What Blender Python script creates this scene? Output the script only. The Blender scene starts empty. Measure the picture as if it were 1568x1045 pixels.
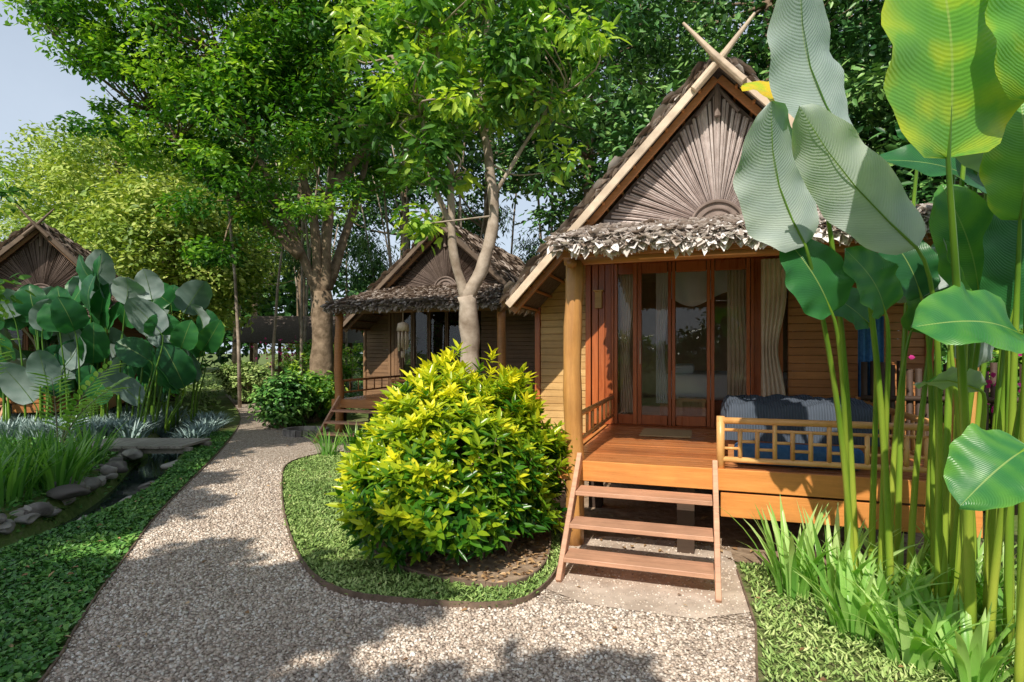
import bpy, math, numpy as np, random, bmesh
from mathutils import Vector, Matrix
rng=np.random.default_rng(7); random.seed(7)
SC=bpy.context.scene
R=math.radians
# ------------------------------------------------------------------ node helpers
def newmat(name):
    m=bpy.data.materials.new(name); m.use_nodes=True
    nt=m.node_tree; nt.nodes.clear()
    o=nt.nodes.new('ShaderNodeOutputMaterial')
    return m,nt,o
def nd(nt,t,**kw):
    n=nt.nodes.new(t)
    for k,v in kw.items(): setattr(n,k,v)
    return n
def ramp(nt,fac,cols):
    r=nd(nt,'ShaderNodeValToRGB'); e=r.color_ramp.elements
    n=len(cols)
    for i,c in enumerate(cols):
        if len(c)==4: p,col=c[0],c[1:]
        else: p,col=i/(n-1),c
        if i<2: el=e[i]; el.position=p
        else: el=e.new(p)
        el.color=(*col,1)
    nt.links.new(fac,r.inputs[0]); return r.outputs[0]
def noise(nt,scale,detail=4,vec=None,rough=.55):
    n=nd(nt,'ShaderNodeTexNoise'); n.inputs['Scale'].default_value=scale; n.inputs['Detail'].default_value=detail
    n.inputs['Roughness'].default_value=rough
    if vec is not None: nt.links.new(vec,n.inputs['Vector'])
    return n.outputs['Fac']
def math_(nt,op,a,b=None):
    n=nd(nt,'ShaderNodeMath',operation=op)
    for i,x in enumerate((a,b)):
        if x is None: continue
        if isinstance(x,(int,float)): n.inputs[i].default_value=x
        else: nt.links.new(x,n.inputs[i])
    return n.outputs[0]
def mixc(nt,f,a,b,mode='MIX'):
    n=nd(nt,'ShaderNodeMix',data_type='RGBA',blend_type=mode)
    for idx,x in ((0,f),(6,a),(7,b)):
        if isinstance(x,(int,float)): n.inputs[idx].default_value=x
        elif isinstance(x,tuple): n.inputs[idx].default_value=(*x,1)
        else: nt.links.new(x,n.inputs[idx])
    return n.outputs[2]
def bump(nt,h,s=.3,d=.02):
    b=nd(nt,'ShaderNodeBump'); b.inputs['Strength'].default_value=s; b.inputs['Distance'].default_value=d
    nt.links.new(h,b.inputs['Height']); return b.outputs[0]
def prin(nt,o,col,rough=.6,nrm=None,spec=.5):
    p=nd(nt,'ShaderNodeBsdfPrincipled')
    if isinstance(col,tuple): p.inputs['Base Color'].default_value=(*col,1)
    else: nt.links.new(col,p.inputs['Base Color'])
    if isinstance(rough,(int,float)): p.inputs['Roughness'].default_value=rough
    else: nt.links.new(rough,p.inputs['Roughness'])
    p.inputs['Specular IOR Level'].default_value=spec
    if nrm is not None: nt.links.new(nrm,p.inputs['Normal'])
    if o is not None: nt.links.new(p.outputs[0],o.inputs[0])
    return p
def m_leaf(name,cols,trans=.35,rough=.45,tcol=(1.6,1.7,.6),spec=.4):
    m,nt,o=newmat(name)
    a=nd(nt,'ShaderNodeAttribute',attribute_name='tint')
    c=ramp(nt,a.outputs['Fac'],cols)
    if trans==0:
        prin(nt,o,c,rough,spec=spec); return m
    p=prin(nt,None,c,rough,spec=spec)
    t=nd(nt,'ShaderNodeBsdfTranslucent')
    nt.links.new(mixc(nt,1.0,c,tcol,'MULTIPLY'),t.inputs[0])
    mx=nd(nt,'ShaderNodeMixShader'); mx.inputs[0].default_value=trans
    nt.links.new(p.outputs[0],mx.inputs[1]); nt.links.new(t.outputs[0],mx.inputs[2])
    nt.links.new(mx.outputs[0],o.inputs[0]); return m
def m_wood(name,c1,c2,stretch=(1,14,14),rough=.45,scale=2.2,dirt=.25,spec=.5):
    m,nt,o=newmat(name)
    tc=nd(nt,'ShaderNodeTexCoord'); mp=nd(nt,'ShaderNodeMapping'); mp.inputs['Scale'].default_value=stretch
    nt.links.new(tc.outputs['Object'],mp.inputs[0])
    g=nd(nt,'ShaderNodeNewGeometry')
    ad=nd(nt,'ShaderNodeVectorMath',operation='ADD'); nt.links.new(mp.outputs[0],ad.inputs[0])
    cb=nd(nt,'ShaderNodeCombineXYZ'); rr=math_(nt,'MULTIPLY',g.outputs['Random Per Island'],37.)
    for i in range(3): nt.links.new(rr,cb.inputs[i])
    nt.links.new(cb.outputs[0],ad.inputs[1])
    n1=noise(nt,scale,8,ad.outputs[0],.65)
    f=math_(nt,'ADD',math_(nt,'MULTIPLY',n1,1.5),math_(nt,'MULTIPLY',g.outputs['Random Per Island'],.5))
    f=math_(nt,'SUBTRACT',f,.5)
    c=ramp(nt,f,[c1,c2])
    n2=noise(nt,1.9,6,tc.outputs['Object'],.65)
    st=ramp(nt,n2,[(.42,0,0,0),(.72,1,1,1)])
    c=mixc(nt,math_(nt,'MULTIPLY',st,dirt*1.8),c,(.07,.045,.028))
    prin(nt,o,c,math_(nt,'ADD',math_(nt,'MULTIPLY',n1,.3),rough-.15),bump(nt,n1,.4,.01),spec)
    return m
def m_simple(name,c1,c2,scale=6,rough=.8,bs=.4,bd=.01,island=0.,spec=.3,pos=(.3,.7)):
    m,nt,o=newmat(name); tc=nd(nt,'ShaderNodeTexCoord')
    n=noise(nt,scale,8,tc.outputs['Object'],.6); f=n
    if island:
        g=nd(nt,'ShaderNodeNewGeometry'); f=math_(nt,'ADD',n,math_(nt,'MULTIPLY',math_(nt,'SUBTRACT',g.outputs['Random Per Island'],.5),island))
    c=ramp(nt,f,[(pos[0],*c1),(pos[1],*c2)]); prin(nt,o,c,rough,bump(nt,n,bs,bd),spec); return m
# ------------------------------------------------------------------ mesh helpers
class MB:
    def __init__(s): s.v=[]; s.f=[]; s.uv=None
    def add(s,v,f):
        o=len(s.v); s.v+= [tuple(x) for x in v]; s.f+=[tuple(i+o for i in q) for q in f]
    def box(s,x0,x1,y0,y1,z0,z1,M=None):
        v=[(x,y,z) for x in(x0,x1) for y in(y0,y1) for z in(z0,z1)]
        if M is not None: v=[M@Vector(p) for p in v]
        s.add(v,[(0,1,3,2),(4,6,7,5),(0,4,5,1),(2,3,7,6),(0,2,6,4),(1,5,7,3)])
    def beam(s,a,b,w,h,up=(0,0,1)):
        a=Vector(a);b=Vector(b);d=(b-a);L=d.length;d.normalize();u=Vector(up);x=d.cross(u).normalized();u=x.cross(d)
        M=Matrix((( *x,),( *d,),( *u,))).transposed().to_4x4(); M.translation=a
        s.box(-w/2,w/2,0,L,-h/2,h/2,M)
    def tube(s,pts,rad,seg=8,cap=True):
        pts=[Vector(p) for p in pts]; n=len(pts)
        if not hasattr(rad,'__len__'): rad=[rad]*n
        v=[];f=[]; ref=Vector((.31,.87,.2)).normalized()
        for i,p in enumerate(pts):
            d=(pts[min(i+1,n-1)]-pts[max(i-1,0)]).normalized()
            if abs(d.dot(ref))>.95: ref=Vector((1,0,.1)).normalized()
            x=d.cross(ref).normalized(); y=d.cross(x)
            for k in range(seg):
                a=2*math.pi*k/seg; v.append(p+(x*math.cos(a)+y*math.sin(a))*rad[i])
        for i in range(n-1):
            for k in range(seg):
                k2=(k+1)%seg; f.append((i*seg+k,i*seg+k2,(i+1)*seg+k2,(i+1)*seg+k))
        if cap: f.append(tuple(range(seg))[::-1]); f.append(tuple((n-1)*seg+k for k in range(seg)))
        s.add(v,f)
    def obj(s,name,mat,parent=None,smooth=False,bevel=0):
        me=bpy.data.meshes.new(name); me.from_pydata(s.v,[],s.f); me.update()
        if smooth: me.polygons.foreach_set('use_smooth',[True]*len(me.polygons))
        me.materials.append(mat); ob=bpy.data.objects.new(name,me); SC.collection.objects.link(ob)
        if parent is not None: ob.parent=parent
        if bevel:
            b=ob.modifiers.new('b','BEVEL'); b.width=bevel; b.segments=1; b.limit_method='ANGLE'
        return ob
def empty(name,loc=(0,0,0),rz=0,scale=1):
    e=bpy.data.objects.new(name,None); e.location=loc; e.rotation_euler=(0,0,rz); e.scale=(scale,)*3
    e.empty_display_size=.2; SC.collection.objects.link(e); return e
def npmesh(name,V,F,mat,parent=None,tint=None,smooth=False):
    me=bpy.data.meshes.new(name); V=np.asarray(V,dtype=np.float32); F=np.asarray(F,dtype=np.int32)
    k=F.shape[1]; me.vertices.add(len(V)); me.vertices.foreach_set('co',V.ravel())
    me.loops.add(F.size); me.loops.foreach_set('vertex_index',F.ravel())
    me.polygons.add(len(F)); me.polygons.foreach_set('loop_start',np.arange(0,F.size,k,dtype=np.int32))
    me.polygons.foreach_set('loop_total',np.full(len(F),k,dtype=np.int32))
    if smooth: me.polygons.foreach_set('use_smooth',np.ones(len(F),dtype=bool))
    me.update(calc_edges=True)
    if tint is not None:
        a=me.attributes.new('tint','FLOAT','POINT'); a.data.foreach_set('value',np.asarray(tint,dtype=np.float32))
    me.materials.append(mat); ob=bpy.data.objects.new(name,me); SC.collection.objects.link(ob)
    if parent is not None: ob.parent=parent
    return ob
def nz(a): return a/np.maximum(np.linalg.norm(a,axis=1,keepdims=True),1e-9)
def leaves(name,P,D,N,L,W,tint,mat,parent=None,fold=.12,droop=.15):
    n=len(P); D=nz(D); S=nz(np.cross(D,N)); N=np.cross(S,D)
    L=np.broadcast_to(L,(n,)).reshape(-1,1); W=np.broadcast_to(W,(n,)).reshape(-1,1)
    a=P+D*.3*L+N*fold*W-N*droop*.15*L; b=P+D*.68*L+N*fold*W*.8-N*droop*.5*L
    V=np.stack([P, a+S*.5*W, b+S*.4*W, P+D*L-N*droop*L, b-S*.4*W, a-S*.5*W],axis=1).reshape(-1,3)
    i=np.arange(n)[:,None]*6
    F=np.concatenate([i+np.array([[0,1,2,3]]),i+np.array([[0,3,4,5]])],axis=0)
    return npmesh(name,V,F,mat,parent,np.repeat(tint,6))
def rv(n): return nz(rng.normal(size=(n,3)))
def crown(ells,nclump,nleaf,crad,shell=.55,flat=.6,up=.7,tl=(0.15,.85)):
    ells=np.array(ells,dtype=float); w=ells[:,3]*ells[:,4]*ells[:,5]; idx=rng.choice(len(ells),nclump,p=w/w.sum())
    d=rv(nclump); r=(shell+(1-shell)*rng.random(nclump))[:,None]
    c=ells[idx,:3]+d*r*ells[idx,3:6]; ct=rng.uniform(tl[0],tl[1],nclump)
    k=np.repeat(np.arange(nclump),nleaf); n=len(k); off=rv(n)*(rng.random(n)**.45)[:,None]*np.array([1,1,flat])
    cr=crad*rng.uniform(.6,1.3,nclump)
    P=c[k]+off*cr[k][:,None]
    N=np.array([0,0,up])+off*.6+rv(n)*.55+d[k]*.25; N=nz(N)
    D=rv(n)*np.array([1,1,.4])+off*.8+np.array([0,0,-.25])
    t=np.clip(ct[k]+rng.normal(0,.13,n)+off[:,2]*.12,0,1)
    return P,D,N,t,c
def inpoly(P,poly):
    x,y=P[:,0],P[:,1]; ins=np.zeros(len(P),bool); n=len(poly)
    for i in range(n):
        x1,y1=poly[i]; x2,y2=poly[(i+1)%n]
        if y1==y2: continue
        c=((y1>y)!=(y2>y))&(x<(x2-x1)*(y-y1)/(y2-y1)+x1); ins^=c
    return ins
def scatter(poly,n,holes=(),dens=None):
    a=np.array(poly); lo=a.min(0); hi=a.max(0); out=[]
    tot=0
    for _ in range(60):
        P=lo+(hi-lo)*rng.random((n,2)); m=inpoly(P,poly)
        for h in holes: m&=~inpoly(P,h)
        if dens is not None: m&=rng.random(len(P))<dens(P)
        out.append(P[m]); tot+=m.sum()
        if tot>=n: break
    P=np.concatenate(out)[:n]; return np.column_stack([P,np.zeros(len(P))])
def smoothpoly(p,k=2,closed=True):
    p=[tuple(q) for q in p]
    for _ in range(k):
        o=[]; n=len(p)
        rngi=range(n) if closed else range(n-1)
        if not closed:o.append(p[0])
        for i in rngi:
            a=p[i];b=p[(i+1)%n]
            o.append((a[0]*.75+b[0]*.25,a[1]*.75+b[1]*.25)); o.append((a[0]*.25+b[0]*.75,a[1]*.25+b[1]*.75))
        if not closed:o.append(p[-1])
        p=o
    return p
def sheet(name,poly,z,mat):
    bm=bmesh.new(); vs=[bm.verts.new((x,y,z)) for x,y in poly]; f=bm.faces.new(vs); f.normal_update()
    if f.normal.z<0: f.normal_flip()
    bmesh.ops.triangulate(bm,faces=bm.faces[:]); me=bpy.data.meshes.new(name); bm.to_mesh(me); bm.free()
    me.materials.append(mat); ob=bpy.data.objects.new(name,me); SC.collection.objects.link(ob); return ob
# ------------------------------------------------------------------ materials
M_post=m_wood('varnished_log',(.36,.15,.04),(.74,.38,.12),(10,10,1.2),.35,dirt=.18)
M_deck=m_wood('deck_boards',(.42,.12,.035),(.68,.27,.09),(1,14,14),.28,dirt=.2)
M_fascia=m_wood('fascia_boards',(.50,.17,.04),(.82,.34,.09),(1,14,14),.38,dirt=.16)
M_step=m_wood('step_boards',(.38,.18,.11),(.72,.40,.25),(1,14,14),.5,dirt=.22)
M_door=m_wood('door_frame',(.30,.065,.02),(.60,.17,.05),(12,12,1),.3,dirt=.1)
M_siding=m_wood('siding',(.50,.27,.09),(.82,.53,.22),(1,10,22),.42,dirt=.2)
M_siding2=m_wood('siding_brown',(.34,.125,.04),(.62,.27,.09),(1,10,22),.42,dirt=.2)
M_siding3=m_wood('shade_toned_siding',(.15,.075,.035),(.32,.18,.09),(1,10,22),.55,dirt=.3)  # siding colour darkened to carry the shade over the neighbouring huts
M_dark=m_wood('dark_timber',(.03,.018,.012),(.08,.045,.028),(1,8,8),.7)
M_back=m_wood('gable_back',(.14,.10,.085),(.22,.17,.15),(1,8,8),.8)
M_barge=m_wood('barge_board',(.46,.32,.22),(.78,.63,.47),(3,3,3),.6,dirt=.3)
M_barge2=m_wood('shade_toned_barge_board',(.08,.05,.032),(.20,.14,.095),(3,3,3),.7,dirt=.4)  # barge boards darkened in colour to suggest the neighbouring huts' shade
M_rail=m_wood('bamboo_rail',(.62,.28,.08),(.90,.52,.20),(3,3,3),.35,dirt=.1)
M_fan=m_wood('gable_slats',(.36,.28,.255),(.80,.71,.68),(4,4,4),.75,dirt=.14)
M_fan2=m_wood('shade_toned_gable_slats',(.12,.085,.07),(.30,.23,.20),(4,4,4),.75,dirt=.3)  # slats darkened for shade on neighbouring huts; also colours every gable hub
M_room=m_simple('room_wall',(.36,.22,.12),(.50,.33,.19),4,.8)
M_thatchbase=m_simple('thatch_base',(.08,.06,.05),(.19,.155,.13),20,.95)
M_thatch=m_leaf('thatch_leaves',[(.10,.068,.05),(.29,.225,.18),(.56,.49,.44),(.94,.91,.89)],.12,.55,(1,.88,.78))
M_bark=m_simple('bark',(.09,.06,.035),(.34,.25,.17),5,.9,.9,.04)
M_bark2=m_simple('pale_bark',(.18,.13,.09),(.54,.45,.37),4,.85,.7,.02)
M_treeA=m_leaf('leaves_big_tree',[(.015,.075,.014),(.05,.165,.018),(.14,.32,.03),(.38,.56,.06)],.38,.36)
M_treeB=m_leaf('leaves_garden_tree',[(.04,.12,.035),(.10,.24,.05),(.21,.41,.08),(.52,.66,.09)],.38,.28)
M_bg=m_leaf('leaves_forest',[(.015,.065,.018),(.045,.14,.03),(.11,.25,.06),(.24,.40,.10)],0,.42)
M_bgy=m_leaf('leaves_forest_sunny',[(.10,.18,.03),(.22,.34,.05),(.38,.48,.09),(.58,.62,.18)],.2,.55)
M_bush=m_leaf('croton_leaves',[(.02,.10,.012),(.07,.21,.015),(.36,.47,.02),(.88,.80,.04)],.3,.26)
M_grass=m_leaf('lawn_grass',[(.08,.15,.035),(.18,.30,.07),(.32,.45,.13),(.52,.60,.24)],0,.5)
M_cover=m_leaf('ground_cover',[(.022,.10,.02),(.06,.19,.035),(.13,.31,.055),(.26,.44,.10)],0,.36)
M_strap=m_leaf('strap_leaves',[(.05,.18,.03),(.14,.34,.06),(.30,.54,.12),(.56,.72,.30)],.35,.3)
M_silver=m_leaf('silver_cover',[(.12,.18,.16),(.21,.30,.28),(.34,.45,.42),(.55,.64,.62)],0,.5)
M_litter=m_leaf('dry_leaves',[(.14,.07,.03),(.30,.17,.08),(.45,.28,.13),(.62,.44,.26)],0,.7)
M_soil=m_simple('soil',(.20,.13,.08),(.46,.34,.24),9,.95,.8,.03)
M_pad=m_simple('dusty_concrete',(.36,.28,.22),(.70,.58,.48),4,.9,.5,.012)
M_rock=m_simple('river_rock',(.16,.14,.13),(.44,.40,.36),5,.8,.5,.02,island=.5)
M_stem=m_leaf('calathea_stems',[(.06,.15,.02),(.17,.32,.03),(.38,.47,.06),(.54,.54,.09)],.15,.28)
M_edge=m_simple('edging',(.10,.07,.05),(.26,.18,.13),8,.8)
M_white=m_simple('linen',(.84,.84,.86),(.92,.92,.92),3,.9,.2)
M_curtain=m_simple('curtain_cloth',(.60,.48,.36),(.82,.70,.56),3,.9,.2)
M_blue=m_simple('blue_cloth',(.03,.12,.30),(.07,.20,.42),30,.9,.3)
M_pink=m_leaf('pink_flowers',[(.5,.02,.2),(.8,.06,.35)],.3,.5,(1,.8,1))
M_cush,nt,o=newmat('quilted_cushion'); tc=nd(nt,'ShaderNodeTexCoord'); wv=nd(nt,'ShaderNodeTexWave'); wv.inputs['Scale'].default_value=14
wv.inputs['Distortion'].default_value=1.2; wv.bands_direction='X'; nt.links.new(tc.outputs['Object'],wv.inputs[0])
prin(nt,o,mixc(nt,noise(nt,5,5,tc.outputs['Object']),ramp(nt,wv.outputs['Fac'],[(.045,.06,.08),(.085,.11,.15)]),(.09,.105,.135)),.95,bump(nt,wv.outputs['Fac'],.6,.012),.1)
def gravel_mat():
    m,nt,o=newmat('gravel'); tc=nd(nt,'ShaderNodeTexCoord')
    v=nd(nt,'ShaderNodeTexVoronoi'); v.inputs['Scale'].default_value=48; nt.links.new(tc.outputs['Object'],v.inputs[0])
    sp=nd(nt,'ShaderNodeSeparateColor'); nt.links.new(v.outputs['Color'],sp.inputs[0])
    c=ramp(nt,sp.outputs[0],[(.28,.22,.18),(.48,.385,.31),(.66,.55,.455),(.88,.80,.71)])
    n=noise(nt,1.1,6,tc.outputs['Object'],.65)
    c=mixc(nt,math_(nt,'MULTIPLY',n,.6),c,(.47,.365,.285))
    dk=ramp(nt,v.outputs['Distance'],[(.25,1,1,1),(.85,.42,.39,.36)])
    c=mixc(nt,.8,c,dk,'MULTIPLY')
    h=math_(nt,'SUBTRACT',1.,v.outputs['Distance'])
    prin(nt,o,c,.85,bump(nt,h,.9,.02),.2); return m
M_gravel=gravel_mat()
def stone_mat():
    m,nt,o=newmat('gravel_stone'); g=nd(nt,'ShaderNodeNewGeometry'); tc=nd(nt,'ShaderNodeTexCoord')
    c=ramp(nt,g.outputs['Random Per Island'],[(0,.26,.21,.18),(.25,.48,.39,.32),(.5,.66,.54,.44),(.75,.74,.65,.55),(1,.93,.88,.81)])
    n=noise(nt,1.1,6,tc.outputs['Object'],.65); c=mixc(nt,ramp(nt,n,[(.4,.0,.0,.0),(.75,.55,.55,.55)]),c,(.38,.30,.235))
    prin(nt,o,c,.75,None,.3); return m
M_stone=stone_mat()
def ground_mat():
    m,nt,o=newmat('ground'); tc=nd(nt,'ShaderNodeTexCoord')
    n=noise(nt,.8,6,tc.outputs['Object']); n2=noise(nt,14,6,tc.outputs['Object'])
    c=ramp(nt,math_(nt,'ADD',math_(nt,'MULTIPLY',n,.6),math_(nt,'MULTIPLY',n2,.4)),[(.35,.07,.12,.03),(.5,.13,.19,.05),(.65,.24,.21,.12)])
    prin(nt,o,c,.95,bump(nt,n2,.8,.04),.1); return m
M_ground=ground_mat()
m,nt,o=newmat('window_glass'); M_glass=m
gl=nd(nt,'ShaderNodeBsdfGlossy'); gl.inputs['Roughness'].default_value=.01; tr=nd(nt,'ShaderNodeBsdfTransparent'); tr.inputs[0].default_value=(.95,.96,.96,1)
mx=nd(nt,'ShaderNodeMixShader'); lw=nd(nt,'ShaderNodeFresnel'); lw.inputs[0].default_value=1.45
nt.links.new(math_(nt,'ADD',math_(nt,'MULTIPLY',lw.outputs[0],.9),.03),mx.inputs[0]); nt.links.new(tr.outputs[0],mx.inputs[1]); nt.links.new(gl.outputs[0],mx.inputs[2]); nt.links.new(mx.outputs[0],o.inputs[0])
m,nt,o=newmat('stream_water'); M_water=m; tc=nd(nt,'ShaderNodeTexCoord')
prin(nt,o,(.03,.045,.04),.05,bump(nt,noise(nt,8,3,tc.outputs['Object']),.2,.01),.8)
def bigleaf_mat(name,top,under,trans,tcol):
    m,nt,o=newmat(name); uv=nd(nt,'ShaderNodeUVMap'); sx=nd(nt,'ShaderNodeSeparateXYZ'); nt.links.new(uv.outputs[0],sx.inputs[0])
    ax=math_(nt,'ABSOLUTE',sx.outputs[0])
    tc=nd(nt,'ShaderNodeTexCoord'); n=noise(nt,3.5,5,tc.outputs['Object']); n3=noise(nt,22,4,tc.outputs['Object'])
    ph=math_(nt,'SUBTRACT',math_(nt,'MULTIPLY',sx.outputs[1],310.),math_(nt,'MULTIPLY',math_(nt,'POWER',ax,1.6),66.))
    ph=math_(nt,'ADD',ph,math_(nt,'MULTIPLY',n3,5.))
    ve=math_(nt,'MULTIPLY',math_(nt,'ADD',math_(nt,'SINE',ph),1.),.5)
    ph2=math_(nt,'ADD',math_(nt,'MULTIPLY',ph,.09),math_(nt,'MULTIPLY',n,4.)); bd=math_(nt,'MULTIPLY',math_(nt,'SINE',ph2),.05)
    a=nd(nt,'ShaderNodeAttribute',attribute_name='tint')
    f=math_(nt,'ADD',a.outputs['Fac'],math_(nt,'MULTIPLY',math_(nt,'SUBTRACT',n,.5),.5))
    f=math_(nt,'ADD',f,bd); f=math_(nt,'ADD',f,math_(nt,'MULTIPLY',math_(nt,'POWER',ax,8.),.12))
    ct=ramp(nt,f,top); cu=ramp(nt,f,under)
    g=nd(nt,'ShaderNodeNewGeometry')
    c=mixc(nt,g.outputs['Backfacing'],ct,cu)
    c=mixc(nt,math_(nt,'MULTIPLY',ve,.15),c,mixc(nt,1.,c,(.55,.6,.5),'MULTIPLY'))
    mid=math_(nt,'LESS_THAN',ax,.018); c=mixc(nt,math_(nt,'MULTIPLY',mid,.6),c,(.42,.55,.16))
    # scattered brown scars / specks
    sp_=noise(nt,16,3,tc.outputs['Object'],.7); c=mixc(nt,ramp(nt,sp_,[(.70,0,0,0),(.78,.6,.6,.6)]),c,(.30,.22,.08))
    p=prin(nt,None,c,.33,bump(nt,ve,.22,.006),.45)
    t=nd(nt,'ShaderNodeBsdfTranslucent'); nt.links.new(mixc(nt,1.,ct,tcol,'MULTIPLY'),t.inputs[0])
    mx=nd(nt,'ShaderNodeMixShader'); mx.inputs[0].default_value=trans
    nt.links.new(p.outputs[0],mx.inputs[1]); nt.links.new(t.outputs[0],mx.inputs[2]); nt.links.new(mx.outputs[0],o.inputs[0]); return m
M_cal=bigleaf_mat('calathea_leaf',[(0,.02,.11,.04),(.4,.045,.21,.055),(.7,.16,.40,.05),(.88,.50,.60,.03),(1,.78,.55,.03)],[(0,.20,.29,.26),(.45,.46,.54,.52),(.8,.64,.70,.64),(1,.7,.6,.2)],.3,(1.6,1.6,.7))
# ------------------------------------------------------------------ big leaves
class BL:
    def __init__(s): s.V=[];s.F=[];s.UV=[];s.T=[];s.stem=MB()
    def leaf(s,B,T,w,nrm=(0,-.8,.6),arch=.10,cup=.18,tint=.4,ripple=.016,root=None,sr=.010,nl=22,nw=6):
        B=np.array(B,float);T=np.array(T,float);D=T-B;L=np.linalg.norm(D);D/=L;N=np.array(nrm,float);S=np.cross(D,N);S/=np.linalg.norm(S);N=np.cross(S,D)
        base=len(s.V); ph=random.uniform(0,6); ph2=random.uniform(0,6)
        for i in range(nl+1):
            t=i/nl; wt=w*.5*(math.sin(math.pi*min(1,t**.88))**.52 if 0<t<1 else 0.0)
            wt*=1+.03*math.sin(t*23+ph)
            c=B+D*L*t+N*arch*L*math.sin(math.pi*t)*.9-N*arch*L*t*t*.8
            for j in range(-nw,nw+1):
                q=j/nw; e=abs(q)
                p=c+S*q*wt+N*(cup*wt*(e**1.3)+ripple*e*e*(math.sin(t*17+ph+(2 if q>0 else 0))+.6*math.sin(t*31+ph2)))*1.0
                p=p-D*(e**2*wt*.25*(1-t))
                s.V.append(p); s.UV.append((q,t)); s.T.append(tint)
        W=2*nw+1
        for i in range(nl):
            for j in range(2*nw):
                a=base+i*W+j; s.F.append((a,a+1,a+W+1,a+W))
        if root is not None:
            R0=np.array(root,float); c1=R0+np.array([(B[0]-R0[0])*.1,(B[1]-R0[1])*.1,(B[2]-R0[2])*.55]); c2=B-D*.22*L*1.2
            pts=[]
            for i in range(13):
                t=i/12; pts.append((1-t)**3*R0+3*(1-t)**2*t*c1+3*(1-t)*t*t*c2+t**3*B)
            rad=[sr*(2.3-1.5*i/12) for i in range(13)]
            for t in (.2,.45,.7,.9):
                pts.append(B+D*L*t+N*arch*L*math.sin(math.pi*t)*.9-N*arch*L*t*t*.8-N*.004); rad.append(sr*.55*(1-t))
            s.stem.tube(pts,rad,7)
    def build(s,name,mat,k0=.70):
        e=empty(name); V=np.array(s.V);F=np.array(s.F)
        ob=npmesh('blades',V,F,mat,e,np.array(s.T),True)
        uvl=ob.data.uv_layers.new(name='UVMap'); U=np.array(s.UV,dtype=np.float32)[F.ravel()]; uvl.data.foreach_set('uv',U.ravel())
        st=s.stem.obj('stems',M_stem,e,True)
        a=st.data.attributes.new('tint','FLOAT','POINT'); v=np.array(s.stem.v); z=v[:,2]; a.data.foreach_set('value',np.clip(k0-z*.20+.12*np.sin(v[:,0]*37)+.1*np.sin(z*23+v[:,0]*60),0.02,.9).astype(np.float32))
        return e
# ------------------------------------------------------------------ ground
DC=[(-8,13.5),(-7,12),(-6.3,10),(-5.3,8),(-4.8,6.5),(-4.78,5),(-5.0,3),(-5.4,0)]
DC=np.array(smoothpoly(DC,2,False))
def dist_ditch(X,Y):
    best=np.full(X.shape,1e9)
    for (x1,y1),(x2,y2) in zip(DC[:-1],DC[1:]):
        dx,dy=x2-x1,y2-y1; t=np.clip(((X-x1)*dx+(Y-y1)*dy)/(dx*dx+dy*dy),0,1)
        best=np.minimum(best,np.hypot(X-x1-t*dx,Y-y1-t*dy))
    return best
def gz(X,Y):
    d=dist_ditch(X,Y); t=np.clip(1-(d-.16)/.34,0,1); return -.42*(t*t*(3-2*t))
xs=np.concatenate([[-400,-150,-60,-30,-18],np.arange(-11,-3,.09),np.arange(-3,6,.5),[8,12,20,40,90,200,400]])
ys=np.concatenate([[-400,-150,-50,-20,-8],np.arange(-1,15,.09),[16,18,22,28,40,70,150,400,800]])
X,Y=np.meshgrid(xs,ys); Z=gz(X,Y); V=np.column_stack([X.ravel(),Y.ravel(),Z.ravel()])
nx=len(xs); i,j=np.meshgrid(np.arange(nx-1),np.arange(len(ys)-1)); a=(j*nx+i).ravel()
npmesh('ground',V,np.column_stack([a,a+1,a+nx+1,a+nx]),M_ground,smooth=True)
mb=MB()
w=.42; pl=[];
for k,(x,y) in enumerate(DC): pl.append((x-w,y)); pl.append((x+w,y))
mb.add([(x,y,-.27) for x,y in pl],[(2*k,2*k+1,2*k+3,2*k+2) for k in range(len(DC)-1)])
mb.obj('stream_water',M_water)
isl=[(.20,4.0),(.07,3.80),(-.19,3.75),(-.58,3.80),(-1.0,3.88),(-1.28,4.02),(-1.57,4.35),(-1.99,5.1),(-2.49,6.17),(-3.0,7.4),(-3.39,8.46),(-3.3,9.1),(-2.9,9.6),(-1.2,9.3),(.1,7.7),(.48,5.9),(.42,4.63),(.30,4.2)]
isl=smoothpoly(isl,2)
left=[(-1.9,0),(-2.05,1.6),(-2.39,2.93),(-2.78,3.70),(-3.16,4.63),(-3.70,5.92),(-4.2,7.4),(-4.82,9.25),(-5.94,12.3),(-7.4,15.6),(-11.5,22.8)]
leftS=smoothpoly(left,2,False)
path=leftS+[(-10.3,22.8),(-6.6,16.5),(-5.2,13.2),(-4.5,12.0),(-3.9,11.2),(-2.5,10.7),(-1.2,9.6),(.4,7.5),(.55,5.1),(1.75,4.7),(1.50,3.5),(1.25,2.9),(1.1,1.6),(1.0,0)]
sheet('gravel_path',path,.004,M_gravel)
pad=[(.16,3.93),(.38,4.6),(.5,5.3),(1.9,5.0),(1.72,4.3),(1.49,3.5)]
sheet('concrete_pad',smoothpoly(pad,1),.010,M_pad)
sheet('lawn',isl,.012,M_ground)
bed=smoothpoly([(-1.46,5.8),(-1.33,5.0),(-1.0,4.55),(-.71,4.28),(-.3,4.10),(.0,4.05),(.24,4.35),(.34,4.9),(.38,5.9),(-.2,6.6),(-1,6.5)],2)
sheet('planting_bed',bed,.017,M_soil)
under=[(.40,5.05),(3.4,4.1),(5.5,9.5),(1.6,11),(-.6,7.6)]
sheet('bare_soil',under,.008,M_soil)
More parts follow.
